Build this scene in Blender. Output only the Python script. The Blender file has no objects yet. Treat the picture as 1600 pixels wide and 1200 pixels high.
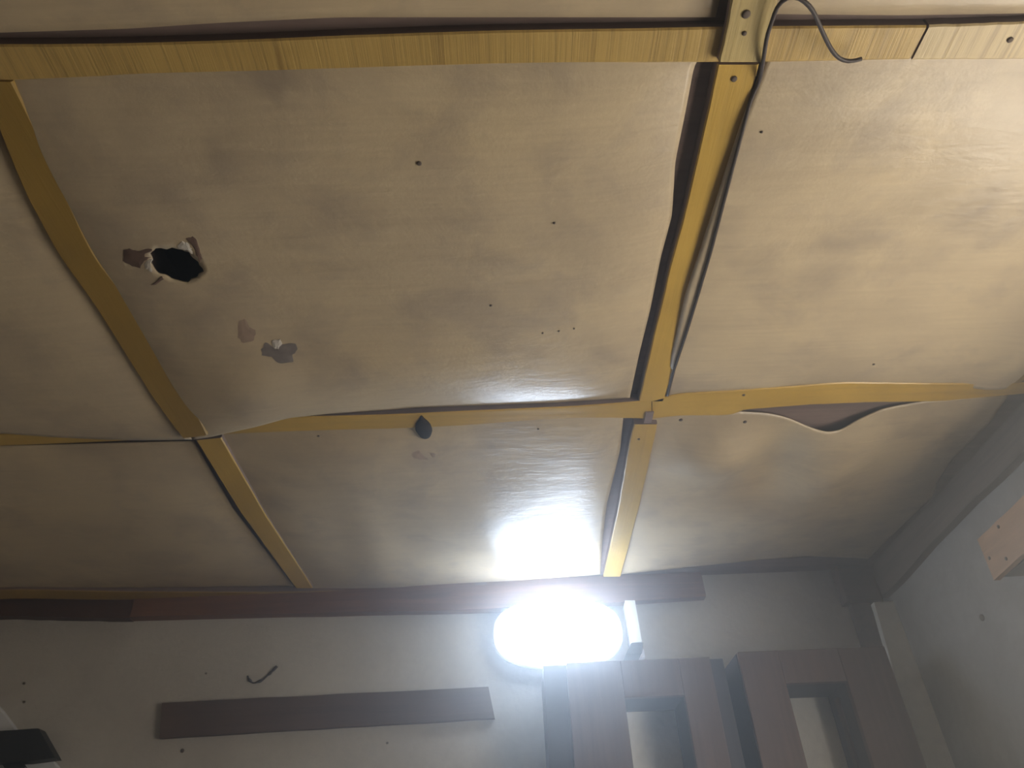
import bpy, bmesh, math, random
from mathutils import Vector, Matrix
from mathutils.bvhtree import BVHTree
random.seed(7)
S = bpy.context.scene
COL = S.collection

# ------------------------------------------------------------------ camera
F = 1121.84                                    # focal length in pixels of the 1600x1200 frame
RGT = Vector((0.9993133596, 0.0068494737, -0.0364128277))
DWN = Vector((-0.0329263898, 0.6148193565, -0.7879803371))
FWD = Vector((0.0169900608, 0.788638221, 0.6146227251))
CAM = Vector((0, 0, 1.35))
cd = bpy.data.cameras.new('camera')
cd.sensor_fit = 'HORIZONTAL'; cd.sensor_width = 36; cd.lens = F/1600*36; cd.clip_start = 0.02
cam = bpy.data.objects.new('camera', cd); COL.objects.link(cam)
m = Matrix((RGT, -DWN, -FWD)).transposed().to_4x4(); m.translation = CAM
cam.matrix_world = m
S.camera = cam

# ------------------------------------------------------------------ world, daylight, exposure
H = 2.55                                       # ceiling height
XR, YF, XL, YB = 1.57, 2.93, -2.30, -2.30      # room
WY0, WY1, WZ0, WZ1 = 0.30, 1.48, 0.85, 2.08   # window opening in the right wall, out of frame
w = bpy.data.worlds.new('daylight'); S.world = w; w.use_nodes = True
bg = w.node_tree.nodes['Background']
bg.inputs[0].default_value = (1.0, 0.925, 0.81, 1); bg.inputs[1].default_value = 12.6
pl = bpy.data.lights.new('window_portal', 'AREA'); pl.shape = 'RECTANGLE'
pl.size = WY1-WY0; pl.size_y = WZ1-WZ0; pl.cycles.is_portal = True
po = bpy.data.objects.new('window_portal', pl); COL.objects.link(po)
po.location = (XR+0.06, (WY0+WY1)/2, (WZ0+WZ1)/2)
po.rotation_euler = Vector((-1, 0, 0)).to_track_quat('-Z', 'Y').to_euler()
pl.size, pl.size_y = WY1-WY0, WZ1-WZ0
S.view_settings.view_transform = 'Standard'; S.view_settings.look = 'None'
S.view_settings.exposure = 0.0; S.view_settings.gamma = 1.0
S.view_settings.use_curve_mapping = False
LAMP = 28.0
HAZE = 0.14

# ------------------------------------------------------------------ helpers
def ray(x, y):
    return (RGT*((x-800)/F) + DWN*((y-600)/F) + FWD)
def cz(x, y, z=H):                              # point of a horizontal plane
    d = ray(x, y); return CAM + d*((z-CAM.z)/d.z)
def cy(x, y, Y=YF):                             # point of a plane parallel to the far wall
    d = ray(x, y); return CAM + d*(Y/d.y)
def cx(x, y, X=XR):                             # point of a plane parallel to the right wall
    d = ray(x, y); return CAM + d*(X/d.x)

def resample(pts, n):
    pts = [Vector(p) for p in pts]
    d = [0]
    for a, b in zip(pts, pts[1:]): d.append(d[-1]+(b-a).length)
    out = []
    for i in range(n):
        t = d[-1]*i/(n-1)
        k = 0
        while k < len(d)-2 and d[k+1] < t: k += 1
        f = (t-d[k])/max(d[k+1]-d[k], 1e-9)
        out.append(pts[k].lerp(pts[k+1], min(max(f, 0), 1)))
    return out
def smooth(pts, it=2):
    for _ in range(it):
        pts = [pts[0]]+[(pts[i-1]+pts[i]*2+pts[i+1])/4 for i in range(1, len(pts)-1)]+[pts[-1]]
    return pts

def link(name, me, mat, parent=None, origin=None, sm=False):
    vs = [v.co for v in me.vertices]
    lo = Vector([min(v[i] for v in vs) for i in range(3)]); hi = Vector([max(v[i] for v in vs) for i in range(3)])
    o0 = Vector(origin) if origin is not None else Vector(((lo.x+hi.x)/2, (lo.y+hi.y)/2, lo.z))
    me.transform(Matrix.Translation(-o0))
    if sm:
        for p in me.polygons: p.use_smooth = True
    o = bpy.data.objects.new(name, me); COL.objects.link(o)
    me.materials.append(mat)
    pw = Vector((0, 0, 0)); p = parent
    while p is not None: pw = pw+p.location; p = p.parent
    o.location = o0-pw
    o.parent = parent
    return o
def mesh(name, verts, faces, mat, parent=None, sm=False, fix=True):
    me = bpy.data.meshes.new(name); me.from_pydata([tuple(v) for v in verts], [], faces); me.update()
    if fix:
        bm = bmesh.new(); bm.from_mesh(me); bmesh.ops.recalc_face_normals(bm, faces=bm.faces); bm.to_mesh(me); bm.free()
    return link(name, me, mat, parent, sm=sm)
def bmo(name, bm, mat, parent=None, sm=False):
    bmesh.ops.recalc_face_normals(bm, faces=bm.faces)
    me = bpy.data.meshes.new(name); bm.to_mesh(me); bm.free()
    return link(name, me, mat, parent, sm=sm)
def box(bm, x0, x1, y0, y1, z0, z1, bev=0.0):
    vs = [bm.verts.new((x, y, z)) for x in (x0, x1) for y in (y0, y1) for z in (z0, z1)]
    fs = [bm.faces.new([vs[i] for i in f]) for f in ((0,1,3,2),(4,6,7,5),(0,4,5,1),(2,3,7,6),(0,2,6,4),(1,5,7,3))]
    if bev:
        es = list({e for f in fs for e in f.edges})
        bmesh.ops.bevel(bm, geom=es, offset=bev, segments=2, affect='EDGES', profile=0.6)
def boxo(name, x0, x1, y0, y1, z0, z1, mat, parent=None, bev=0.0):
    bm = bmesh.new(); box(bm, x0, x1, y0, y1, z0, z1, bev); return bmo(name, bm, mat, parent)
def tag(o, label=None, cat=None, group=None, kind=None):
    if label: o['label'] = label
    if cat: o['category'] = cat
    if group: o['group'] = group
    if kind: o['kind'] = kind
    return o
def empty(name, loc, parent=None):
    o = bpy.data.objects.new(name, None); COL.objects.link(o); o.empty_display_size = 0.05
    o.location = loc; o.parent = parent
    return o
def tube(pts, r, n=10, jit=0.0):
    """closed tube along a polyline -> verts, faces"""
    vs, fs = [], []
    up = Vector((0.13, 0.21, 0.97))
    for i, p in enumerate(pts):
        t = (pts[min(i+1, len(pts)-1)]-pts[max(i-1, 0)]).normalized()
        a = t.cross(up).normalized(); b = t.cross(a)
        rr = (r[i] if isinstance(r, (list, tuple)) else r)*(1+random.uniform(-jit, jit))
        for k in range(n):
            q = 2*math.pi*k/n; vs.append(p+a*math.cos(q)*rr+b*math.sin(q)*rr)
    for i in range(len(pts)-1):
        for k in range(n):
            fs.append((i*n+k, i*n+(k+1) % n, (i+1)*n+(k+1) % n, (i+1)*n+k))
    fs.append(tuple(range(n))[::-1]); fs.append(tuple((len(pts)-1)*n+k for k in range(n)))
    return vs, fs

# ------------------------------------------------------------------ materials
def mat(name):
    m = bpy.data.materials.new(name); m.use_nodes = True
    nt = m.node_tree; b = nt.nodes['Principled BSDF']
    return m, nt, b
def node(nt, typ, **kw):
    n = nt.nodes.new(typ)
    for k, v in kw.items():
        if k in n.inputs.keys(): n.inputs[k].default_value = v
        else: setattr(n, k, v)
    return n
def coords(nt, scale=(1, 1, 1), rot=(0, 0, 0), world=True):
    if world:
        g = node(nt, 'ShaderNodeNewGeometry'); src = g.outputs['Position']
    else:
        g = node(nt, 'ShaderNodeTexCoord'); src = g.outputs['Object']
    mp = node(nt, 'ShaderNodeMapping'); mp.inputs['Scale'].default_value = scale; mp.inputs['Rotation'].default_value = rot
    nt.links.new(src, mp.inputs['Vector'])
    return mp.outputs['Vector']
def noise(nt, vec, scale, detail=5, rough=0.55, dist=0.0):
    n = node(nt, 'ShaderNodeTexNoise', Scale=scale, Detail=detail, Roughness=rough, Distortion=dist)
    nt.links.new(vec, n.inputs['Vector']); return n.outputs['Fac']
def ramp(nt, fac, stops):
    r = node(nt, 'ShaderNodeValToRGB'); e = r.color_ramp.elements
    while len(e) < len(stops): e.new(0.5)
    for i, (p, c) in enumerate(stops):
        e[i].position = p; e[i].color = (c[0], c[1], c[2], 1)
    nt.links.new(fac, r.inputs['Fac']); return r.outputs['Color']
def mix(nt, fac, a, b, mode='MIX'):
    n = node(nt, 'ShaderNodeMix', data_type='RGBA', blend_type=mode)
    for s, v in ((n.inputs[0], fac), (n.inputs[6], a), (n.inputs[7], b)):
        if isinstance(v, (int, float)): s.default_value = v
        elif isinstance(v, tuple): s.default_value = (*v[:3], 1)
        else: nt.links.new(v, s)
    return n.outputs[2]
def bump(nt, b, h, strength=0.2, dist=0.01):
    n = node(nt, 'ShaderNodeBump', Strength=strength, Distance=dist)
    nt.links.new(h, n.inputs['Height']); nt.links.new(n.outputs['Normal'], b.inputs['Normal'])

def panel_mat():
    m, nt, b = mat('painted_plywood')
    v = coords(nt)
    big = noise(nt, v, 2.2, 4, 0.6, 0.4); mid = noise(nt, v, 6.5, 6, 0.62, 0.3); fine = noise(nt, v, 70, 3, 0.6)
    c = ramp(nt, big, [(0.32, (0.50, 0.405, 0.275)), (0.5, (0.60, 0.485, 0.32)), (0.7, (0.66, 0.53, 0.335))])
    dirt = ramp(nt, mid, [(0.48, (0, 0, 0)), (0.72, (1, 1, 1))])
    c = mix(nt, dirt, c, mix(nt, 0.48, c, (0.28, 0.23, 0.19)))
    fib = noise(nt, coords(nt, (6, 120, 1)), 1.0, 3, 0.6)
    c = mix(nt, 0.22, c, ramp(nt, fib, [(0.3, (0.55, 0.50, 0.45)), (0.7, (1, 1, 1))]), 'MULTIPLY')
    nt.links.new(c, b.inputs['Base Color'])
    r = node(nt, 'ShaderNodeMapRange'); nt.links.new(mid, r.inputs[0]); r.inputs[3].default_value = 0.27; r.inputs[4].default_value = 0.46
    nt.links.new(r.outputs[0], b.inputs['Roughness'])
    b.inputs['Specular IOR Level'].default_value = 0.5
    add = node(nt, 'ShaderNodeMath', operation='ADD'); nt.links.new(mid, add.inputs[0])
    mu = node(nt, 'ShaderNodeMath', operation='MULTIPLY'); nt.links.new(fine, mu.inputs[0]); mu.inputs[1].default_value = 0.16
    nt.links.new(mu.outputs[0], add.inputs[1])
    streak = noise(nt, coords(nt, (9, 30, 1)), 1.0, 4, 0.6, 0.4)
    st = node(nt, 'ShaderNodeMath', operation='MULTIPLY'); nt.links.new(streak, st.inputs[0]); st.inputs[1].default_value = 0.7
    ad2 = node(nt, 'ShaderNodeMath', operation='ADD'); nt.links.new(add.outputs[0], ad2.inputs[0]); nt.links.new(st.outputs[0], ad2.inputs[1])
    bump(nt, b, ad2.outputs[0], 0.3, 0.008)
    return m
def batten_mat(name, axis, base, dark, saw, lines=150, rot=0.0, rough=0.42):
    """painted timber; axis = direction of the fine lines' variation (0 = lines across an x batten)"""
    m, nt, b = mat(name)
    sc = (lines, 2.5, 2.5) if axis == 0 else (2.5, lines, 2.5)
    if axis == 2: sc = (lines, 3, 3)
    f = noise(nt, coords(nt, sc, (0, 0, rot)), 1.0, 4, 0.7)
    g = noise(nt, coords(nt, tuple(s*0.22 for s in sc), (0, 0, rot)), 1.0, 3, 0.6)
    big = noise(nt, coords(nt), 5, 4, 0.6)
    c = ramp(nt, big, [(0.3, tuple(x*0.82 for x in base)), (0.65, base)])
    lf = ramp(nt, f, [(0.36, (1, 1, 1)), (0.5, (0, 0, 0))])
    c = mix(nt, mix(nt, 1.0, lf, (saw, saw, saw), 'MULTIPLY'), c, dark)
    lg = ramp(nt, g, [(0.30, (1, 1, 1)), (0.38, (0, 0, 0))])
    c = mix(nt, mix(nt, 1.0, lg, (saw, saw, saw), 'MULTIPLY'), c, dark)
    nt.links.new(c, b.inputs['Base Color']); b.inputs['Roughness'].default_value = rough
    bump(nt, b, f, 0.35, 0.003)
    return m
def wood_mat(name, base, dark, axis=0, rough=0.6, scale=60):
    m, nt, b = mat(name)
    sc = [scale]*3; sc[axis] = 2.0
    f = noise(nt, coords(nt, tuple(sc)), 1.0, 5, 0.65, 0.5); big = noise(nt, coords(nt), 7, 4, 0.6)
    c = ramp(nt, f, [(0.3, dark), (0.7, base)])
    c = mix(nt, ramp(nt, big, [(0.35, (0.45, 0.45, 0.45)), (0.6, (0, 0, 0))]), c, dark)
    nt.links.new(c, b.inputs['Base Color']); b.inputs['Roughness'].default_value = rough
    bump(nt, b, f, 0.2, 0.003)
    return m
def plaster_mat(name, base, dirt, amount=0.55):
    m, nt, b = mat(name)
    v = coords(nt)
    big = noise(nt, v, 2.2, 6, 0.65, 0.5); fine = noise(nt, v, 45, 5, 0.6)
    c = mix(nt, ramp(nt, big, [(0.42, (0, 0, 0)), (0.75, (amount, amount, amount))]), base, dirt)
    c = mix(nt, 0.25, c, ramp(nt, fine, [(0.35, (0.7, 0.7, 0.7)), (0.6, (1, 1, 1))]), 'MULTIPLY')
    nt.links.new(c, b.inputs['Base Color']); b.inputs['Roughness'].default_value = 0.8
    bump(nt, b, fine, 0.25, 0.006)
    return m
def plain(name, c, rough=0.5, spec=0.4, var=0.12):
    m, nt, b = mat(name)
    f = noise(nt, coords(nt), 30, 4, 0.6)
    nt.links.new(ramp(nt, f, [(0.3, tuple(x*(1-var) for x in c)), (0.7, tuple(min(1, x*(1+var)) for x in c))]), b.inputs['Base Color'])
    b.inputs['Roughness'].default_value = rough; b.inputs['Specular IOR Level'].default_value = spec
    return m
M = {}
M['panel'] = panel_mat()
YEL, YDK = (0.60, 0.385, 0.08), (0.26, 0.16, 0.055)
M['bat_x'] = batten_mat('yellow_rough_sawn_timber', 0, (0.58, 0.395, 0.125), YDK, 0.55, 170)
M['bat_xs'] = batten_mat('pale_rough_sawn_timber', 0, (0.62, 0.48, 0.25), (0.30, 0.20, 0.09), 0.55, 120, rot=0.32)
M['bat_x2'] = batten_mat('yellow_smooth_timber', 1, YEL, YDK, 0.18, 60, rough=0.28)
M['bat_y'] = batten_mat('yellow_painted_timber', 2, YEL, YDK, 0.15, 70, rough=0.36)
M['bat_yp'] = batten_mat('pale_yellow_timber', 2, (0.60, 0.46, 0.19), (0.28, 0.20, 0.08), 0.35, 90, rough=0.4)
M['bat_dull'] = batten_mat('dull_ochre_timber', 2, (0.38, 0.24, 0.05), (0.24, 0.15, 0.035), 0.2, 60, rough=0.5)
M['joist'] = wood_mat('dark_joist_timber', (0.27, 0.195, 0.165), (0.16, 0.115, 0.10), 0, 0.8, 40)
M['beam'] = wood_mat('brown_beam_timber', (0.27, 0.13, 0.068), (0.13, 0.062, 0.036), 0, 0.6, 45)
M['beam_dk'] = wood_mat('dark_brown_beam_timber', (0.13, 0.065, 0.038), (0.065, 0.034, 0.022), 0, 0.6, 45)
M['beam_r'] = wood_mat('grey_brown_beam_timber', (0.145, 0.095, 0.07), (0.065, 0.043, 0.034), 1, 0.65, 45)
M['plank'] = wood_mat('weathered_plank_timber', (0.16, 0.105, 0.075), (0.085, 0.055, 0.042), 0, 0.7, 55)
M['plank_r'] = wood_mat('pale_orange_timber', (0.58, 0.34, 0.18), (0.42, 0.24, 0.12), 1, 0.6, 50)
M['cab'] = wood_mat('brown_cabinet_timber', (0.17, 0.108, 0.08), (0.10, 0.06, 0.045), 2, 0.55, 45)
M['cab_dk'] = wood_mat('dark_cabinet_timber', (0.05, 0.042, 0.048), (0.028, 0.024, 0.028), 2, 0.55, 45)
M['wall'] = plaster_mat('off_white_plaster', (0.58, 0.55, 0.49), (0.36, 0.32, 0.275), 0.5)
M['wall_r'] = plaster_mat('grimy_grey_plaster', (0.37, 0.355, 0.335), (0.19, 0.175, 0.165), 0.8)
M['post'] = plaster_mat('pale_post_paint', (0.88, 0.87, 0.80), (0.68, 0.66, 0.6), 0.3)
M['floor'] = plaster_mat('grey_cement', (0.22, 0.20, 0.175), (0.15, 0.135, 0.12), 0.6)
M['attic'] = plain('dark_roof_timber', (0.035, 0.03, 0.028), 0.9, 0.1)
M['black'] = plain('black_plastic', (0.018, 0.02, 0.02), 0.45)
M['cable'] = plain('dark_cable_sheath', (0.055, 0.042, 0.038), 0.55)
M['nail'] = plain('rusty_nail', (0.11, 0.08, 0.06), 0.7)
M['white'] = plain('white_plastic', (0.80, 0.82, 0.83), 0.35, var=0.04)
M['torn_brown'] = plain('exposed_brown_fibre', (0.16, 0.105, 0.08), 0.9, 0.1, 0.3)
M['torn_white'] = plain('torn_white_paper', (0.62, 0.57, 0.50), 0.8, 0.1, 0.1)
M['torn_grey'] = plain('exposed_grey_fibre', (0.23, 0.20, 0.18), 0.9, 0.1, 0.3)
M['stain'] = plain('reddish_brown_stain', (0.37, 0.27, 0.20), 0.7, 0.2, 0.2)
M['lump'] = plain('dark_mud', (0.03, 0.024, 0.02), 0.85, 0.1, 0.4)
def lamp_mat():
    m, nt, b = mat('glowing_diffuser')
    b.inputs['Base Color'].default_value = (0.9, 0.9, 0.9, 1)
    b.inputs['Emission Color'].default_value = (0.66, 0.80, 1.0, 1); b.inputs['Emission Strength'].default_value = LAMP
    return m
M['lamp'] = lamp_mat()

# ------------------------------------------------------------------ the shell
T = 0.12; ZT = H+0.45
floor = tag(boxo('floor', XL-T, XR+T, YB-T, YF+T, -0.1, 0, M['floor']), 'grey cement floor of the room', kind='structure')
wall_far = tag(boxo('wall_far', XL-T, XR+T, YF, YF+T, 0, ZT, M['wall']), 'off white plastered far wall behind the lamp', kind='structure')
wall_left = tag(boxo('wall_left', XL-T, XL, YB, YF, 0, ZT, M['wall']), 'off white plastered left wall', kind='structure')
wall_back = tag(boxo('wall_back', XL-T, XR+T, YB-T, YB, 0, ZT, M['wall']), 'off white plastered wall behind the camera', kind='structure')
bm = bmesh.new()
box(bm, XR, XR+T, YB, WY0, 0, ZT); box(bm, XR, XR+T, WY1, YF, 0, ZT)
box(bm, XR, XR+T, WY0, WY1, 0, WZ0); box(bm, XR, XR+T, WY0, WY1, WZ1, ZT)
wall_right = tag(bmo('wall_right', bm, M['wall_r']), 'grimy grey plastered right wall with a window opening', kind='structure')
bm = bmesh.new()
fw = 0.05
for a in ((WY0, WY0+fw, WZ0, WZ1), (WY1-fw, WY1, WZ0, WZ1), (WY0+fw, WY1-fw, WZ0, WZ0+fw), (WY0+fw, WY1-fw, WZ1-fw, WZ1)):
    box(bm, XR+0.02, XR+0.10, *a)
box(bm, XR+0.04, XR+0.08, (WY0+WY1)/2-0.025, (WY0+WY1)/2+0.025, WZ0+fw, WZ1-fw)
tag(bmo('window_1', bm, M['cab']), 'brown wooden window frame in the right wall', kind='structure')

# ------------------------------------------------------------------ ceiling
ceiling = tag(empty('ceiling', (0, 0, H)), 'sagging beige plywood ceiling with yellow battens', kind='structure')
boxo('roof_deck', XL-T, XR+T, YB-T, YF+T, ZT, ZT+0.05, M['attic'], ceiling)
def cl(pts, z=H): return [cz(x, y, z) for x, y in pts]
def W3(X, Y, z=H): return Vector((X, Y, z))

PAN = {}
def panel(key, near, far, left=None, right=None, sag=0.03, p=5.0, extra=None, N=64, hole=None, label=None):
    """thin plywood sheet; near/far run left to right, left/right run near to far; Coons patch + sag"""
    A = smooth(resample(near, N), 1); B = smooth(resample(far, N), 2)
    def side(s, a, b):
        if s is None: return [a.lerp(b, i/(N-1)) for i in range(N)]
        s = smooth(resample(s, N), 2); d0 = a-s[0]; d1 = b-s[-1]
        return [s[i]+d0*(1-i/(N-1))+d1*(i/(N-1)) for i in range(N)]
    L_ = side(left, A[0], B[0]); R_ = side(right, A[-1], B[-1])
    vs = []
    for j in range(N):
        v = j/(N-1)
        for i in range(N):
            u = i/(N-1)
            q = A[i]*(1-v)+B[i]*v+L_[j]*(1-u)+R_[j]*u-(A[0]*(1-u)*(1-v)+A[-1]*u*(1-v)+B[0]*(1-u)*v+B[-1]*u*v)
            fu = 1-abs(2*u-1)**p; fv = 1-abs(2*v-1)**p
            z = -sag*fu*fv
            z += 0.004*math.sin(5.1*q.x+1.3)*math.sin(4.3*q.y+0.4)*fu*fv
            if extra: z += extra(u, v)
            vs.append(Vector((q.x, q.y, q.z+z)))
    fs = [(j*N+i, j*N+i+1, (j+1)*N+i+1, (j+1)*N+i) for j in range(N-1) for i in range(N-1)]
    if hole:
        c, a, b, ang = hole
        def loc(q):
            dx, dy = q.x-c.x, q.y-c.y; co, si = math.cos(ang), math.sin(ang)
            return (dx*co+dy*si)/a, (-dx*si+dy*co)/b
        keep = []
        for f in fs:
            g = sum((vs[k] for k in f), Vector())/4; l = loc(g)
            if math.hypot(*l) > 1: keep.append(f)
        gone = set(k for f in fs for k in f) - set()
        rm = set(k for f in set(fs)-set(keep) for k in f); kp = set(k for f in keep for k in f)
        for k in rm & kp:
            l = loc(vs[k]); r = math.hypot(*l); an = math.atan2(l[1], l[0])
            rr = 1+0.06*math.sin(5*an+1)+0.05*math.sin(11*an)
            s = rr/max(r, 1e-6)
            vs[k] = Vector((c.x+(vs[k].x-c.x)*s, c.y+(vs[k].y-c.y)*s, vs[k].z))
        used = sorted(kp); ix = {k: i for i, k in enumerate(used)}
        vs = [vs[k] for k in used]; fs = [tuple(ix[k] for k in f) for f in keep]
    PAN[key] = BVHTree.FromPolygons(vs, fs)
    o = mesh('ceiling_panel', vs, [f[::-1] for f in fs], M['panel'], ceiling, sm=True, fix=False)
    md = o.modifiers.new('thickness', 'SOLIDIFY'); md.thickness = 0.004; md.offset = -1
    tag(o, label)
    return o

def bell(x, c, w): return math.exp(-((x-c)/w)**2)
XA, XB = -0.89, 0.43
YS = 0.60
def gx(px_, py_): return cz(px_, py_)
# row nearest the camera: the strip at the top of the picture
yA = lambda x: cz(x, 30).y
panel('A0', [W3(XL+0.01, -0.62), W3(XA-0.002, -0.62)], [W3(XL+0.01, 0.545), W3(XA-0.002, 0.545)], sag=0.02, label='plywood panel at the top left edge of the picture')
panel('A1', [W3(XA+0.002, -0.62), W3(0.40, -0.62)], cl([(-60, 52), (0, 51), (100, 48), (200, 45), (337, 36), (530, 27), (700, 27), (900, 27), (1118, 27)]), sag=0.006, p=8, label='plywood panel above the saw marked batten')
panel('A2', [W3(0.46, -0.62), W3(XR-0.01, -0.62)], cl([(1200, 22), (1400, 24), (1600, 21), (1900, 15)]), sag=0.005, p=8, label='plywood panel behind the loose cable loop')
for i, (a, b) in enumerate(((XL+0.01, XA-0.002), (XA+0.002, 0.40), (0.46, XR-0.01))):
    panel('Z%d' % i, [W3(a, YB+0.01), W3(b, YB+0.01)], [W3(a, -0.63), W3(b, -0.63)], sag=0.02, N=24)
# middle row
B0far = [W3(XL+0.01, 1.66, H-0.026)]+cl([(-200, 672), (0, 677), (80, 683), (160, 687), (230, 688), (300, 687)], H-0.026)
panel('B0', [W3(XL+0.01, YS), W3(XA, YS)], B0far, sag=0.022, left=[W3(XL+0.01, YS), W3(XL+0.01, 1.1), W3(XL+0.01, 1.66, H-0.026)], label='dim plywood panel left of the dull ochre batten')
B1far = cl([(302, 687), (330, 683), (346, 679), (400, 667)], H-0.026)+cl([(450, 653)], H-0.02)+cl([(500, 648)], H-0.012)+cl([(600, 641), (650, 637), (740, 634), (860, 630), (984, 622)], H-0.004)
B1right = [W3(0.385, YS)]+cl([(1085, 101), (1071, 175), (1055, 253), (1050, 337), (1033, 400), (1016, 484), (999, 552), (984, 622)])
hc = cz(275, 413, H-0.040)
panel('B1', [W3(XA+0.003, YS), W3(0.385, YS)], B1far, right=B1right, sag=0.038, p=6, N=110,
      extra=lambda u, v: -0.010*bell(u, 0.22, 0.10)*bell(v, 0.80, 0.12)-0.014*bell(u, 0.50, 0.22)*bell(v, 0.79, 0.12),
      hole=(hc, 0.051, 0.047, math.radians(12)), label='large plywood panel with the dark ragged hole')
B2far = cl([(1040, 622), (1060, 618), (1160, 612), (1215, 608), (1228, 604), (1320, 602), (1400, 602), (1500, 604), (1580, 606)], H-0.012)
B2left = [cz(1196, 100, H), cz(1172, 165, H-0.014), cz(1149, 225, H-0.026), cz(1121, 310, H-0.031), cz(1092, 400, H-0.032), cz(1069, 467, H-0.031), cz(1048, 560, H-0.028), cz(1040, 622, H-0.024)]
panel('B2', [W3(B2left[0].x, YS, H-0.001), W3(XR-0.02, YS, H-0.001)], B2far, left=B2left, sag=0.008, p=6, N=80,
      extra=lambda u, v: -0.015*bell(u, 0.93, 0.06)*bell(v, 0.8, 0.3), label='bright plywood panel right of the cable')
# far row
C0far = [W3(XL+0.01, 2.83)]+cl([(0, 920), (459, 916)])
panel('C0', [W3(XL+0.01, 1.74), cz(303, 690)], C0far, right=[cz(303, 690)]+cl([(364, 795), (459, 916)]), sag=0.02, label='dim plywood panel at the lower left above the wall beam')
C1far = cl([(470, 921), (560, 922), (700, 914), (800, 908), (938, 898)])
C1right = cl([(975, 640), (969, 704), (948, 788), (941, 850), (938, 898)])
panel('C1', cl([(330, 672), (500, 660), (700, 650), (880, 642), (975, 640)]), C1far, right=C1right, sag=0.022, p=6, N=90,
      extra=lambda u, v: 0.010*math.sin(9*u+2)*math.sin(7*v+1)*(1-abs(2*u-1)**4)*(1-abs(2*v-1)**4)-0.012*bell(u, 0.30, 0.07)*bell(v, 0.62, 0.3),
      label='wavy plywood panel lit by the lamp')
C2near = cl([(1012, 652), (1030, 649), (1100, 645), (1155, 642), (1200, 645), (1230, 650), (1260, 657), (1290, 663), (1310, 662), (1340, 650), (1380, 637), (1440, 628), (1500, 622), (1575, 618)])
C2right = cl([(1575, 618), (1547, 660), (1513, 693), (1487, 717), (1467, 747), (1457, 773), (1423, 807), (1397, 833), (1357, 873)])
C2far = cl([(958, 899), (1060, 888), (1195, 874), (1262, 869), (1357, 873)])
panel('C2', C2near, C2far, right=C2right, sag=0.014, p=5, N=90,
      extra=lambda u, v: -0.030*bell(u, 0.49, 0.11)*bell(v, 0.0, 0.16)-0.046*bell(u, 0.22, 0.11)*bell(v, 0.20, 0.12)+0.030*bell(u, 0.41, 0.08)*bell(v, 0.22, 0.16)-0.044*bell(u, 0.60, 0.11)*bell(v, 0.26, 0.17)-0.024*bell(u, 0.45, 0.4)*bell(v, 0.55, 0.2),
      label='rippled plywood panel in the right corner with an open seam')

# joists above the panels: dark timber seen in the gaps
def joist(x0, x1, y0, y1, z=0.012): return boxo('joist', x0, x1, y0, y1, H+z, H+z+0.07, M['joist'], ceiling)
joist(XL+0.01, XR-0.01, 0.47, 0.68); joist(XL+0.01, XR-0.01, 1.60, 1.86)
joist(0.27, 0.53, 0.681, 1.599, 0.0125); joist(0.27, 0.53, 1.861, YF-0.151, 0.0125); joist(0.27, 0.53, YB+0.05, 0.469, 0.0125)
joist(-1.00, -0.76, 0.681, 1.599, 0.0125); joist(-1.00, -0.76, 1.861, YF-0.151, 0.0125)
joist(XL+0.01, XR-0.01, YF-0.15, YF-0.005)
joist(XR-0.22, XR-0.01, 0.681, 1.599, 0.0125); joist(XR-0.32, XR-0.01, 1.861, YF-0.151, 0.0125)

# battens: prisms with a chamfered lower face
def batten(e0, e1, zb, zt, mt, label, n=26, wob=0.0006, flank=True):
    a = smooth(resample(e0, n), 1); b = smooth(resample(e1, n), 1)
    vs, fs = [], []
    for i in range(n):
        d = (b[i]-a[i]); dn = Vector((d.x, d.y, 0)).normalized(); ch = 0.003
        t = i/(n-1)
        z0 = zb if not isinstance(zb, tuple) else zb[0]+(zb[1]-zb[0])*t
        z1 = zt if not isinstance(zt, tuple) else zt[0]+(zt[1]-zt[0])*t
        a0 = a[i]+dn*random.uniform(-wob, wob); b0 = b[i]+dn*random.uniform(-wob, wob)
        for q, zz in ((a0, z1), (a0, z0+ch), (a0+dn*ch, z0), (b0-dn*ch, z0), (b0, z0+ch), (b0, z1)):
            vs.append(Vector((q.x, q.y, zz)))
    for i in range(n-1):
        for k in range(6):
            fs.append((i*6+k, i*6+(k+1) % 6, (i+1)*6+(k+1) % 6, (i+1)*6+k))
    fs.append(tuple(range(6))); fs.append(tuple((n-1)*6+k for k in range(6)))
    o = mesh('ceiling_batten', vs, fs, mt, ceiling)
    if flank:                                   # unpainted dark timber on the flanks
        o.data.materials.append(M['joist'])
        for p in o.data.polygons:
            if abs(p.normal.z) < 0.3: p.material_index = 1
    return tag(o, label)
zb = H-0.018
z1 = H-0.013
b1 = batten([W3(XL+0.02, 0.575, z1)]+cl([(-60, 70), (0, 70), (169, 72), (337, 64), (540, 58), (665, 51), (1070, 44), (1212, 42), (1449, 40)], z1),
            [W3(XL+0.02, 0.64, z1)]+cl([(-60, 130), (0, 128), (189, 119), (371, 115), (540, 109), (766, 101), (1070, 98), (1195, 98), (1421, 94)], z1),
            z1, H+0.011, M['bat_x'], 'long yellow rough sawn batten across the top')
b1r = batten(cl([(1453, 40), (1600, 35), (1750, 30)], z1), cl([(1425, 94), (1600, 93), (1780, 92)], z1), z1, H+0.011, M['bat_xs'], 'pale sawn batten end at the top right')
zY = H-0.029
bR0 = batten(cl([(1190, -190), (1143, 0), (1134, 44), (1123, 97)], zY)[::-1], cl([(1270, -190), (1216, 0), (1205, 44), (1193, 97)], zY)[::-1], zY, z1-0.0005, M['bat_yp'], 'pale yellow batten crossing over the saw marked batten')
zb = H-0.017
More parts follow.
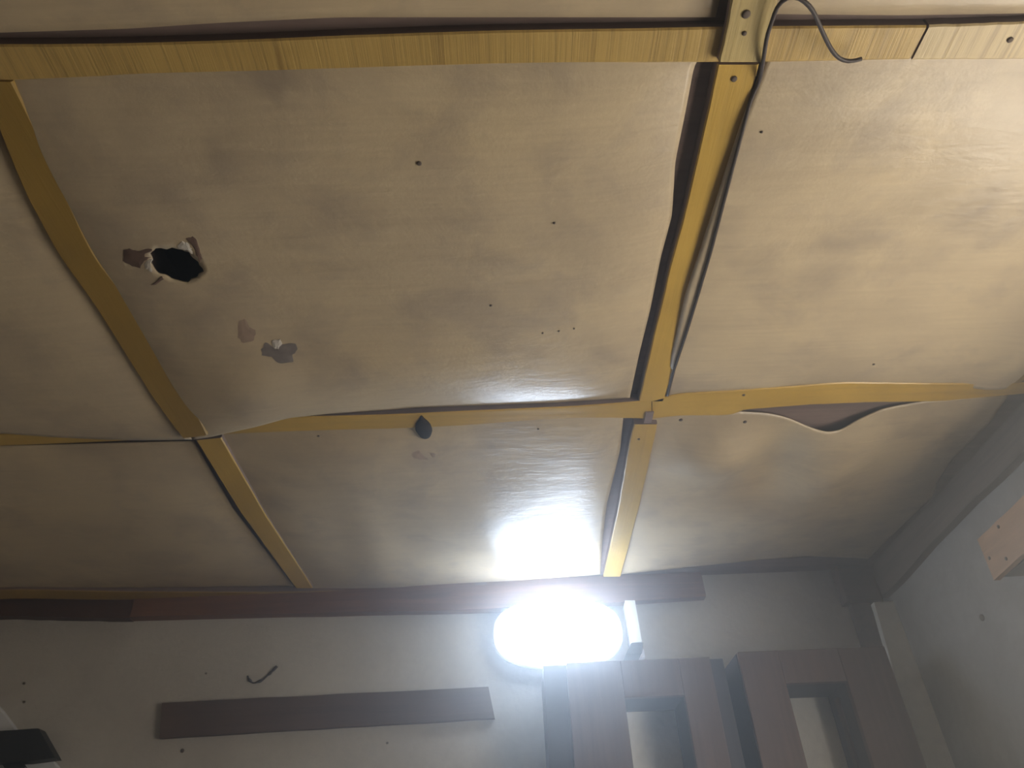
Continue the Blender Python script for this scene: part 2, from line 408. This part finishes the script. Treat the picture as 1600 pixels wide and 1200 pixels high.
bR1 = batten(cl([(1121, 101), (1097, 215), (1060, 371), (1051, 400), (1020, 530), (998, 627)], zb), cl([(1187, 101), (1150, 233), (1112, 371), (1103, 400), (1068, 525), (1037, 627)], zb), zb, H+0.012, M['bat_y'], 'yellow batten with the cable running along its edge')
bR2 = batten(cl([(991, 663), (987, 672), (965, 800), (943, 901)], zb), cl([(1027, 663), (1024, 680), (997, 800), (970, 901)], zb), zb, H+0.012, M['bat_y'], 'short yellow batten running to the lamp')
zl = (H-0.016, H-0.038)
bL1 = batten([cz(-35, 128, H-0.016)]+[cz(0, 206, H-0.018), cz(37, 300, H-0.02), cz(91, 400, H-0.024), cz(138, 464, H-0.027), cz(199, 559, H-0.031), cz(243, 629, H-0.034), cz(285, 685, H-0.038)],
             [cz(19, 128, H-0.016)]+[cz(47, 182, H-0.018), cz(71, 243, H-0.02), cz(111, 324, H-0.022), cz(146, 400, H-0.024), cz(196, 464, H-0.027), cz(243, 535, H-0.03), cz(297, 623, H-0.034), cz(324, 680, H-0.038)],
             zl, (H+0.011, H-0.012), M['bat_dull'], 'dull ochre batten slanting down the left side', flank=False)
bL2 = batten(cl([(306, 688), (375, 800), (462, 919)], zb), cl([(346, 684), (412, 800), (489, 919)], zb), zb, H+0.012, M['bat_y'], 'narrow yellow batten above the wall beam')
b2a = batten([W3(XL+0.02, 1.68, zb)]+cl([(0, 680), (200, 668), (350, 656), (450, 652), (530, 651), (640, 648), (740, 642), (900, 636), (1000, 628), (1018, 626)], zb),
             [W3(XL+0.02, 1.73, zb)]+cl([(0, 697), (100, 694), (250, 686), (381, 677), (540, 672), (641, 670), (705, 667), (901, 652), (972, 654), (1018, 655)], zb),
             zb, H+0.0115, M['bat_x2'], 'yellow batten with the dark oval lump')
b2b = batten(cl([(1019, 626), (1060, 616), (1160, 610), (1320, 598), (1500, 600), (1640, 598)], zb),
             cl([(1019, 655), (1060, 650), (1127, 650), (1150, 648), (1158, 641), (1262, 633), (1364, 629), (1465, 628), (1640, 612)], zb),
             zb, H+0.0115, M['bat_x2'], 'yellow batten above the open dark seam', n=60)
bF = batten([W3(XL+0.02, 2.80, zb)]+cl([(0, 921), (200, 925), (420, 926), (560, 923), (760, 915)], zb), [W3(XL+0.02, 2.87, zb)]+cl([(0, 935), (200, 938), (420, 936), (560, 932), (760, 924)], zb), zb, H+0.0115, M['bat_dull'], 'dull ochre batten along the far left wall')
bW = batten(cl([(1545, 606), (1600, 566), (1700, 490)], H-0.016), cl([(1585, 606), (1640, 566), (1740, 490)], H-0.016), H-0.016, H+0.012, M['bat_dull'], 'dull batten along the right wall')

# small fixings that lie on panels and battens: found by casting the ray on the real surface
def hit(key, x, y, off=0.0012):
    d = ray(x, y).normalized(); q, n, i, t = PAN[key].ray_cast(CAM, d)
    if q is None: q = cz(x, y)
    return q-d*off
def patch(name, key, pts, mt, parent, off=0.0015, label=None, jag=1.2):
    out = []
    n = len(pts)
    for i in range(n):
        a, b = pts[i], pts[(i+1) % n]
        for t in (0, 0.34, 0.67):
            out.append((a[0]+(b[0]-a[0])*t+random.uniform(-jag, jag), a[1]+(b[1]-a[1])*t+random.uniform(-jag, jag)))
    c = (sum(p[0] for p in out)/len(out), sum(p[1] for p in out)/len(out))
    mid = [((p[0]+c[0])/2, (p[1]+c[1])/2) for p in out]
    n = len(out)
    vs = [hit(key, *c, off+0.001)]+[hit(key, *p, off+0.001) for p in mid]+[hit(key, *p, off*0.6) for p in out]
    top = [v+Vector((0, 0, 0.0012)) for v in vs[1+n:]]
    vs += top
    fs = [(0, 1+i, 1+(i+1) % n) for i in range(n)]+[(1+i, 1+n+i, 1+n+(i+1) % n, 1+(i+1) % n) for i in range(n)]+[(1+n+i, 1+2*n+i, 1+2*n+(i+1) % n, 1+n+(i+1) % n) for i in range(n)]
    return tag(mesh(name, vs, fs, mt, parent), label)
byl = {o.get('label'): o for o in ceiling.children}
pB1 = byl['large plywood panel with the dark ragged hole']; pC1 = byl['wavy plywood panel lit by the lamp']
pC2 = byl['rippled plywood panel in the right corner with an open seam']; pB2 = byl['bright plywood panel right of the cable']
patch('torn_patch', 'B1', [(194, 390), (206, 389), (214, 393), (226, 389), (238, 388), (236, 402), (226, 408), (218, 419), (206, 416), (192, 408)], M['torn_brown'], pB1, label='brown torn patch left of the hole')
patch('torn_patch', 'B1', [(291, 373), (301, 370), (309, 378), (313, 394), (317, 404), (312, 410), (307, 398), (301, 384)], M['torn_brown'], pB1, label='brown torn curl right of the hole')
patch('paper_scrap', 'B1', [(276, 385), (284, 377), (292, 379), (299, 390), (300, 396), (288, 392)], M['torn_white'], pB1, label='pale paper scrap above the hole')
patch('paper_scrap', 'B1', [(226, 410), (236, 404), (238, 418), (236, 426), (228, 420)], M['torn_white'], pB1, label='pale paper scrap below the brown patch')
patch('torn_patch', 'B1', [(408, 545), (416, 535), (424, 540), (431, 547), (436, 538), (462, 536), (464, 546), (458, 554), (457, 566), (434, 568), (425, 558), (410, 556)], M['torn_grey'], pB1, label='grey torn patch')
patch('paper_scrap', 'B1', [(424, 533), (438, 531), (441, 537), (435, 546), (429, 545)], M['torn_white'], pB1, off=0.003, label='white scrap on the grey patch')
patch('stain_patch', 'B1', [(373, 502), (383, 497), (390, 510), (400, 516), (396, 532), (380, 537), (372, 528)], M['stain'], pB1, off=0.0006)
patch('torn_strand', 'B1', [(256, 436), (252, 432), (246, 438), (240, 444), (236, 446), (244, 445)], M['torn_brown'], pB1, jag=0.5)
patch('stain_patch', 'C1', [(644, 708), (654, 704), (664, 712), (668, 718), (655, 719), (645, 714)], M['stain'], pC1, off=0.0006)
patch('stain_patch', 'C1', [(672, 706), (680, 708), (679, 714), (672, 712)], M['stain'], pC1, off=0.0006)

def disc(name, c, r, h, mt, parent, n=12, sx=1.0, up=Vector((0, 0, -1))):
    up = up.normalized(); a = up.orthogonal().normalized(); b = up.cross(a)
    vs = []
    for rr, hh in ((1, -0.2), (1, 0.55), (0.7, 0.95), (0.25, 1.0)):
        for k in range(n):
            q = 2*math.pi*k/n; vs.append(c+a*math.cos(q)*r*rr*sx+b*math.sin(q)*r*rr+up*h*hh)
    fs = [(j*n+k, j*n+(k+1) % n, (j+1)*n+(k+1) % n, (j+1)*n+k) for j in range(3) for k in range(n)]
    fs += [tuple(range(n)), tuple(3*n+k for k in range(n))]
    return mesh(name, vs, fs, mt, parent, sm=True)
for key, par, x, y, r in (('B1', pB1, 655, 255, .006), ('B1', pB1, 767, 477, .004), ('B1', pB1, 848, 520, .003), ('B1', pB1, 873, 517, .003), ('B1', pB1, 897, 513, .003),
                          ('B1', pB1, 866, 348, .0035), ('C1', pC1, 841, 670, .004), ('C1', pC1, 498, 681, .004), ('C2', pC2, 1064, 656, .007), ('C2', pC2, 1164, 659, .007),
                          ('B2', pB2, 1190, 206, .003), ('B2', pB2, 1365, 569, .004)):
    disc('nail', hit(key, x, y, 0.0), r*0.8, 0.003, M['nail'], par)
for par, x, y, z, r in ((bR0, 1166, 22, zY, .007), (bR0, 1163, 52, zY, .004), (bR1, 1147, 123, zb, .0055), (b2b, 1162, 617, zb, .004), (bR2, 998, 686, zb, .004), (b1r, 1578, 62, z1, .005)):
    disc('nail', cz(x, y, z), r, 0.003, M['nail'], par)
# crack in the pale batten, small spacer block at the crossing
tag(boxo('spacer_block', cz(1010, 640, zb).x, cz(1022, 640, zb).x, 1.665, cz(1010, 659, zb).y, zb-0.005, zb+0.001, M['joist'], b2b), 'small dark block at the batten crossing')

# dark lump on the middle batten
bm = bmesh.new(); bmesh.ops.create_icosphere(bm, subdivisions=3, radius=1)
c = cz(662, 669, zb)
for v in bm.verts:
    n = v.co.copy(); k = 1+0.05*math.sin(6*n.x+5*n.y)+0.05*math.sin(9*n.y+2*n.z)
    wd = 0.45 if n.y < -0.72 else (0.45+0.55*min(1, (n.y+0.72)/0.35))
    v.co = Vector((c.x+n.x*0.0235*k*wd, c.y-0.004+n.y*0.060, c.z+n.z*0.009))
tag(bmo('mud_lump', bm, M['lump'], sm=True), 'dark oval lump stuck under the middle yellow batten', 'lump')

# ------------------------------------------------------------------ cable
zc = H-0.030
low = [hit('B2', x, y, 0.004) for x, y in ((1187, 128), (1174, 152), (1160, 205), (1135, 300), (1111, 392), (1088, 470), (1071, 525), (1054, 575), (1043, 618))]
up = [cz(1193, 92, H-0.038), cz(1199, 52, H-0.042), cz(1209, 28, H-0.044), cz(1212, 11, H-0.046), cz(1222, 0, H-0.05), cz(1236, -9, H-0.055), cz(1250, -3, H-0.06),
      cz(1262, 5, H-0.06), cz(1271, 17, H-0.058), cz(1282, 43, H-0.052), cz(1294, 69, H-0.046), cz(1305, 87, H-0.042), cz(1318, 96, H-0.04), cz(1333, 97, H-0.038), cz(1346, 92, H-0.036)]
pts = smooth(resample(low[::-1]+up, 120), 2)
vs, fs = tube(pts, 0.0035, 8, 0.04)
tag(mesh('electric_cable', vs, fs, M['cable'], sm=True), 'thin dark cable along the yellow batten with a loose looped end', 'cable')

# ------------------------------------------------------------------ beams (trim)
def ybeam(name, top, bot, y0, y1, mt, label, kind='structure'):
    """beam on the far wall; front face traced at depth y0"""
    n = 16
    a = resample([Vector((p.x, y0, p.z)) for p in top], n); b = resample([Vector((p.x, y0, p.z)) for p in bot], n)
    vs, fs = [], []
    for i in range(n):
        for q in (a[i], b[i], Vector((b[i].x, y1, b[i].z)), Vector((a[i].x, y1, a[i].z))): vs.append(q+Vector((0, 0, random.uniform(-0.0015, 0.0015))))
    for i in range(n-1):
        for k in range(4): fs.append((i*4+k, i*4+(k+1) % 4, (i+1)*4+(k+1) % 4, (i+1)*4+k))
    fs += [(0, 1, 2, 3), tuple((n-1)*4+k for k in range(4))]
    return tag(mesh(name, vs, fs, mt), label, kind=kind)
FY = 2.885
def top_at(pts): return [Vector((cy(x, y, FY).x, FY, H+0.008)) for x, y in pts]
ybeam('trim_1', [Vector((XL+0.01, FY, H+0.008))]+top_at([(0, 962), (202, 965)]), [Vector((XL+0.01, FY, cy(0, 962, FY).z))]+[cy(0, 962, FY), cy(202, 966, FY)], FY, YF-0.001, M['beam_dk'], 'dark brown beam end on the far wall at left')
ybeam('trim_2', top_at([(203, 963), (540, 957), (732, 953), (1103, 932)]), [cy(203, 964, FY), cy(380, 960, FY), cy(540, 957, FY), cy(732, 953, FY), cy(920, 944, FY), cy(1103, 932, FY)], FY-0.004, YF-0.001, M['beam'], 'reddish brown beam on the far wall behind the lamp')
# right wall beam
BX = 1.535
n = 18
bot = resample([Vector((BX, 0.3, cx(1507, 793, BX).z))]+[Vector((BX, cx(x, y, BX).y, cx(x, y, BX).z)) for x, y in ((1600, 703), (1547, 757), (1507, 793), (1467, 837), (1440, 863), (1412, 900))]+[Vector((BX, YF-0.05, cx(1412, 900, BX).z))], n)
vs, fs = [], []
for q in bot:
    for X, Z in ((BX, q.z), (BX+0.0, q.z+0.045), (BX+0.01, q.z+0.05), (BX+0.01, H+0.008), (XR-0.001, H+0.008), (XR-0.001, q.z)): vs.append(Vector((X, q.y, Z)))
for i in range(n-1):
    for k in range(6): fs.append((i*6+k, i*6+(k+1) % 6, (i+1)*6+(k+1) % 6, (i+1)*6+k))
fs += [tuple(range(6)), tuple((n-1)*6+k for k in range(6))]
tag(mesh('trim_3', vs, fs, M['beam_r']), 'grey brown beam along the top of the right wall', kind='structure')

# corner post
PY = 2.855
pts = [cy(1366, 942, PY), cy(1396, 950, PY), cy(1490, 1200, PY), cy(1440, 1200, PY)]
xl_t, xl_b = pts[0].x, pts[3].x
zt_, zb_ = pts[0].z, pts[3].z
k = (xl_b-xl_t)/(zb_-zt_)
xb = xl_b+k*(0-zb_)*0.0
vs = []
for z, xa in ((0, xl_b), (zb_, xl_b), (zt_, xl_t), (zt_+0.004, xl_t)):
    for X, Y in ((xa, PY), (XR-0.0005, PY), (XR-0.0005, YF-0.0005), (xa, YF-0.0005)): vs.append((X, Y, z))
fs = [(i*4+k, i*4+(k+1) % 4, (i+1)*4+(k+1) % 4, (i+1)*4+k) for i in range(3) for k in range(4)]+[(0, 1, 2, 3), (12, 13, 14, 15)]
tag(mesh('trim_4', vs, fs, M['post']), 'pale painted post in the right corner', kind='structure')
c5 = cy(1322, 930, PY)
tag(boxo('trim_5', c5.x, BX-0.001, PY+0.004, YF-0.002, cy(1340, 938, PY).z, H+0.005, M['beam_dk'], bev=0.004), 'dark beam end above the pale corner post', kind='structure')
tag(boxo('shade_strip', cy(1331, 945, PY+0.03).x, xl_t-0.001, PY+0.03, YF-0.002, 0, cy(1340, 938, PY).z-0.0005, M['beam_r'], bev=0.003), 'brown strip standing in for shade left of the pale corner post', kind='structure')  # added strip, its brown colour stands in for shade on the wall

# ------------------------------------------------------------------ things on the walls
def slab(name, quad, depth, mt, axis, parent=None, wob=0.0012, n=14):
    """board whose traced front face (4 corners: top-left, top-right, bottom-right, bottom-left) is given; depth runs along axis"""
    tl, tr, br, bl = quad
    vs, fs = [], []
    for i in range(n):
        t = i/(n-1); a = tl.lerp(tr, t); b = bl.lerp(br, t)
        a = a+Vector((0, 0, random.uniform(-wob, wob))); b = b+Vector((0, 0, random.uniform(-wob, wob)))
        vs += [a, b, b+axis*depth, a+axis*depth]
    for i in range(n-1):
        for k in range(4): fs.append((i*4+k, i*4+(k+1) % 4, (i+1)*4+(k+1) % 4, (i+1)*4+k))
    fs += [(0, 1, 2, 3), tuple((n-1)*4+k for k in range(4))]
    return mesh(name, vs, fs, mt, parent)
ay = Vector((0, 1, 0))
PYk = YF-0.022
o = slab('wooden_plank', [cy(253, 1098, PYk), cy(763, 1073, PYk), cy(773, 1122, PYk), cy(249, 1153, PYk)], 0.0215, M['plank'], ay)
tag(o, 'weathered brown plank fixed flat on the white far wall', 'plank')
for x, y in ((285, 1173), (605, 1161), (322, 1052), (663, 957), (38, 1068), (38, 1097)):
    disc('nail', cy(x, y, YF), .007 if x == 285 else .0045, 0.004, M['nail'], wall_far, up=Vector((0, -1, 0)))
disc('nail', cx(1535, 965, XR), .011, 0.006, M['nail'], wall_right, up=Vector((-1, 0, 0)))
pts = smooth(resample([cy(x, y, YF-0.004) for x, y in ((387, 1056), (390, 1063), (396, 1068), (403, 1066), (410, 1063), (416, 1057), (423, 1051), (428, 1046), (433, 1041))], 24), 1)
vs, fs = tube(pts, [0.0028+0.0028*(1 if (i % 7 in (3, 4) or i > 19) else 0) for i in range(24)], 8, 0.15)
tag(mesh('wire_scrap', vs, fs, M['cable'], sm=True), 'small bent dark wire scrap on the white wall above the plank', 'wire')

# boxed board on the right wall
RX = 1.475
q = [cx(1680, 697, RX), cx(1527, 843, RX), cx(1553, 907, RX), cx(1680, 790, RX)]
o = empty('wall_box', (RX, q[1].y, min(p.z for p in q)))
tag(o, 'pale orange wooden box jutting from the right wall', 'box')
ax = Vector((1, 0, 0))
fr = slab('front_board', q, 0.02, M['plank_r'], ax, o)
yA_, yB_ = q[1].y, q[0].y
zlo = min(q[2].z, q[3].z); zhi = max(q[0].z, q[1].z)
tag(boxo('underside', RX+0.021, XR-0.001, yB_+0.005, yA_-0.004, zlo+0.004, zlo+0.018, M['beam_r'], o), 'underside board with its shade put into the dark colour')  # shade of the underside is carried by a darker timber
boxo('end_board', RX+0.021, XR-0.001, yA_-0.022, yA_-0.006, zlo+0.019, zhi-0.012, M['plank_r'], o)
for x, y in ((1560, 823), (1546, 872), (1572, 873)):
    disc('screw', cx(x, y, RX), .0055, 0.002, M['nail'], fr, up=Vector((-1, 0, 0)))

# ------------------------------------------------------------------ lamp on the far wall
LY = 2.83
lc = cy(872, 985, LY)
lamp = empty('wall_lamp', (lc.x, YF, lc.z))
tag(lamp, 'glowing white oval lamp on the far wall below the ceiling', 'lamp')
def oval(bm, cx_, cz_, a, b, prof, n=48, e=2.6):
    rings = []
    for s, Y in prof:
        r = []
        for k in range(n):
            t = 2*math.pi*k/n; c_, s_ = math.cos(t), math.sin(t)
            X = abs(c_)**(2/e)*math.copysign(1, c_); Z = abs(s_)**(2/e)*math.copysign(1, s_)
            r.append(bm.verts.new((cx_+X*(a-(1-s)*b*0.9), Y, cz_+Z*b*s)))
        rings.append(r)
    for r0, r1 in zip(rings, rings[1:]):
        for k in range(n): bm.faces.new((r0[k], r0[(k+1) % n], r1[(k+1) % n], r1[k]))
    bm.faces.new(rings[0]); bm.faces.new(rings[-1])
LA, LB = 0.245, 0.125
bm = bmesh.new(); oval(bm, lc.x, lc.z, LA+0.012, LB+0.012, [(0.96, FY-0.006), (1.0, FY-0.012), (1.0, FY-0.028), (0.96, FY-0.034)]); bmo('base_plate', bm, M['white'], lamp, sm=False)
bm = bmesh.new()
prof = [(1.0, FY-0.035)]+[(math.cos(t*math.pi/2)**0.6 if t < 1 else 0.12, FY-0.035-0.075*math.sin(t*math.pi/2)) for t in (0.15, 0.3, 0.45, 0.6, 0.75, 0.88, 0.96)]
oval(bm, lc.x, lc.z, LA, LB, prof); bmo('diffuser', bm, M['lamp'], lamp, sm=True)
boxo('mounting_block', lc.x-0.12, lc.x+0.12, FY-0.005, YF-0.001, lc.z-0.05, lc.z+0.05, M['white'], lamp)
# narrow white box right of the lamp
JY = 2.84
q = [cy(977, 938, JY), cy(992, 938, JY), cy(1003, 1003, JY), cy(987, 1004, JY)]
jb = empty('junction_box', ((q[2].x+q[3].x)/2, YF, q[2].z-0.04))
tag(jb, 'narrow white plastic box with dark base right of the lamp', 'box')
slab('body', q, YF-JY-0.001, M['white'], ay, jb, wob=0, n=4)
slab('base', [cy(986, 1005, JY-0.004), cy(1005, 1004, JY-0.004), cy(1003, 1021, JY-0.004), cy(978, 1022, JY-0.004)], YF-JY+0.003, M['black'], ay, jb, wob=0, n=3)
slab('tab', [cy(1005, 1014, JY), cy(1006, 1014, JY), cy(1008, 1027, JY), cy(1000, 1026, JY)], YF-JY-0.001, M['white'], ay, jb, wob=0, n=3)

# ------------------------------------------------------------------ two open fronted cabinets by the far wall
CY = 2.69
def cabinet(label, xs, ytop, openx, opentop, darkL, darkR, shelf_z):
    """xs: outer left/right pixel at the top; measured on the front plane CY"""
    x0, x1 = cy(xs[0], ytop, CY).x, cy(xs[1], ytop, CY).x
    zt = cy((xs[0]+xs[1])/2, ytop, CY).z
    ox0, ox1 = cy(openx[0], opentop, CY).x, cy(openx[1], opentop, CY).x
    oz = cy((openx[0]+openx[1])/2, opentop, CY).z
    o = empty('open_cabinet', ((x0+x1)/2, (CY+YF)/2, 0)); tag(o, label, 'cabinet', 'open wooden cabinets by the far wall')
    ft = 0.028; yb = YF-0.002; zl = 0.05
    d0, d1 = x0+darkL, x1-darkR
    # outer dark side panels
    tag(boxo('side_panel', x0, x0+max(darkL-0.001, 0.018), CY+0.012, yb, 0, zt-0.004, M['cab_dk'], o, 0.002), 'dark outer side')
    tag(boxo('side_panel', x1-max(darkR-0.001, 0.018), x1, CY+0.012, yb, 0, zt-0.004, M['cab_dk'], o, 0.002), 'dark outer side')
    a0 = max(d0, x0+0.019); a1 = min(d1, x1-0.019)
    boxo('stile', d0, ox0, CY, CY+ft, zl, zt, M['cab'], o, 0.003)
    boxo('stile', ox1, d1, CY, CY+ft, zl, zt, M['cab'], o, 0.003)
    boxo('top_rail', ox0+0.0005, ox1-0.0005, CY+0.001, CY+ft, oz, zt, M['cab'], o, 0.003)
    boxo('bottom_rail', ox0+0.0005, ox1-0.0005, CY+0.001, CY+ft, zl, zl+0.1, M['cab'], o, 0.003)
    # inner lining of the opening
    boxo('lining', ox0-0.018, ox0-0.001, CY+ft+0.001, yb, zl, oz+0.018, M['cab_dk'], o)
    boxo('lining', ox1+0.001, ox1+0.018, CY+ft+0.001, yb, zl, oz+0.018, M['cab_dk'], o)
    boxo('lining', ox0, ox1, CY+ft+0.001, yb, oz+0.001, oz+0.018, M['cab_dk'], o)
    boxo('shelf', ox0, ox1, CY+ft+0.001, yb, shelf_z, shelf_z+0.02, M['cab'], o)
    tag(boxo('bright_back', ox0+0.0005, ox1-0.0005, yb-0.03, yb-0.022, zl, oz, M['post'], o), 'pale panel added to brighten the opening')  # pale sheet added so the back of the opening looks lit
    boxo('top_board', a0, a1, CY+ft+0.001, yb, zt-0.022, zt-0.003, M['cab'], o)
    return o, ox1, oz
c1, _, _ = cabinet('open fronted brown cabinet directly below the lamp', (848, 1131), 1031, (976, 1070), 1088, 0.085, 0.05, 1.2)
c2, o1, oz = cabinet('open fronted brown cabinet beside the pale corner post', (1149, 1385), 1014, (1228, 1325), 1066, 0.004, 0.004, 1.2)
tag(boxo('door_strip', o1-0.012, o1-0.002, CY+0.10, CY+0.13, 0.3, oz-0.03, M['beam_r'], c2), 'thin paler strip inside the opening')

# ------------------------------------------------------------------ white board with black block at the lower left
def poly(name, pts, y0, y1, mt, parent):
    a = [cy(x, y, y0) for x, y in pts]; n = len(a)
    vs = a+[Vector((p.x, y1, p.z)) for p in a]
    fs = [tuple(range(n)), tuple(range(n, 2*n))]+[(i, (i+1) % n, n+(i+1) % n, n+i) for i in range(n)]
    return mesh(name, vs, fs, mt, parent)
o = empty('wall_bracket', (cy(0, 1170, 2.88).x, YF, cy(0, 1260, 2.88).z))
tag(o, 'slanted white board with a black block at the lower left edge', 'bracket')
poly('white_board', [(-60, 1040), (1, 1110), (24, 1141), (82, 1190), (120, 1240), (120, 1265), (-60, 1265)], 2.895, YF-0.001, M['white'], o)
tag(poly('black_block', [(-60, 1147), (0, 1142), (60, 1138), (86, 1184), (40, 1190), (-60, 1192)], 2.845, 2.8945, M['black'], o), 'black block across the white board')
tag(poly('black_leg', [(2, 1192), (32, 1190), (70, 1240), (40, 1250)], 2.875, 2.8945, M['black'], o), 'black slanted leg under the block')

# ------------------------------------------------------------------ haze volume added to give the lamp its halo
hm, nt, b = mat('halo_scatter'); nt.nodes.remove(b)
vsn = node(nt, 'ShaderNodeVolumeScatter', Density=HAZE, Anisotropy=0.84); vsn.inputs['Color'].default_value = (0.93, 0.97, 1, 1)
nt.links.new(vsn.outputs[0], nt.nodes['Material Output'].inputs['Volume'])
hz = boxo('halo_haze', XL-T-0.02, XR+T+0.02, YB-T-0.02, YF+T+0.02, -0.12, ZT+0.07, hm)
tag(hz, 'thin haze added to the room for the lamp halo', 'haze', kind='stuff')
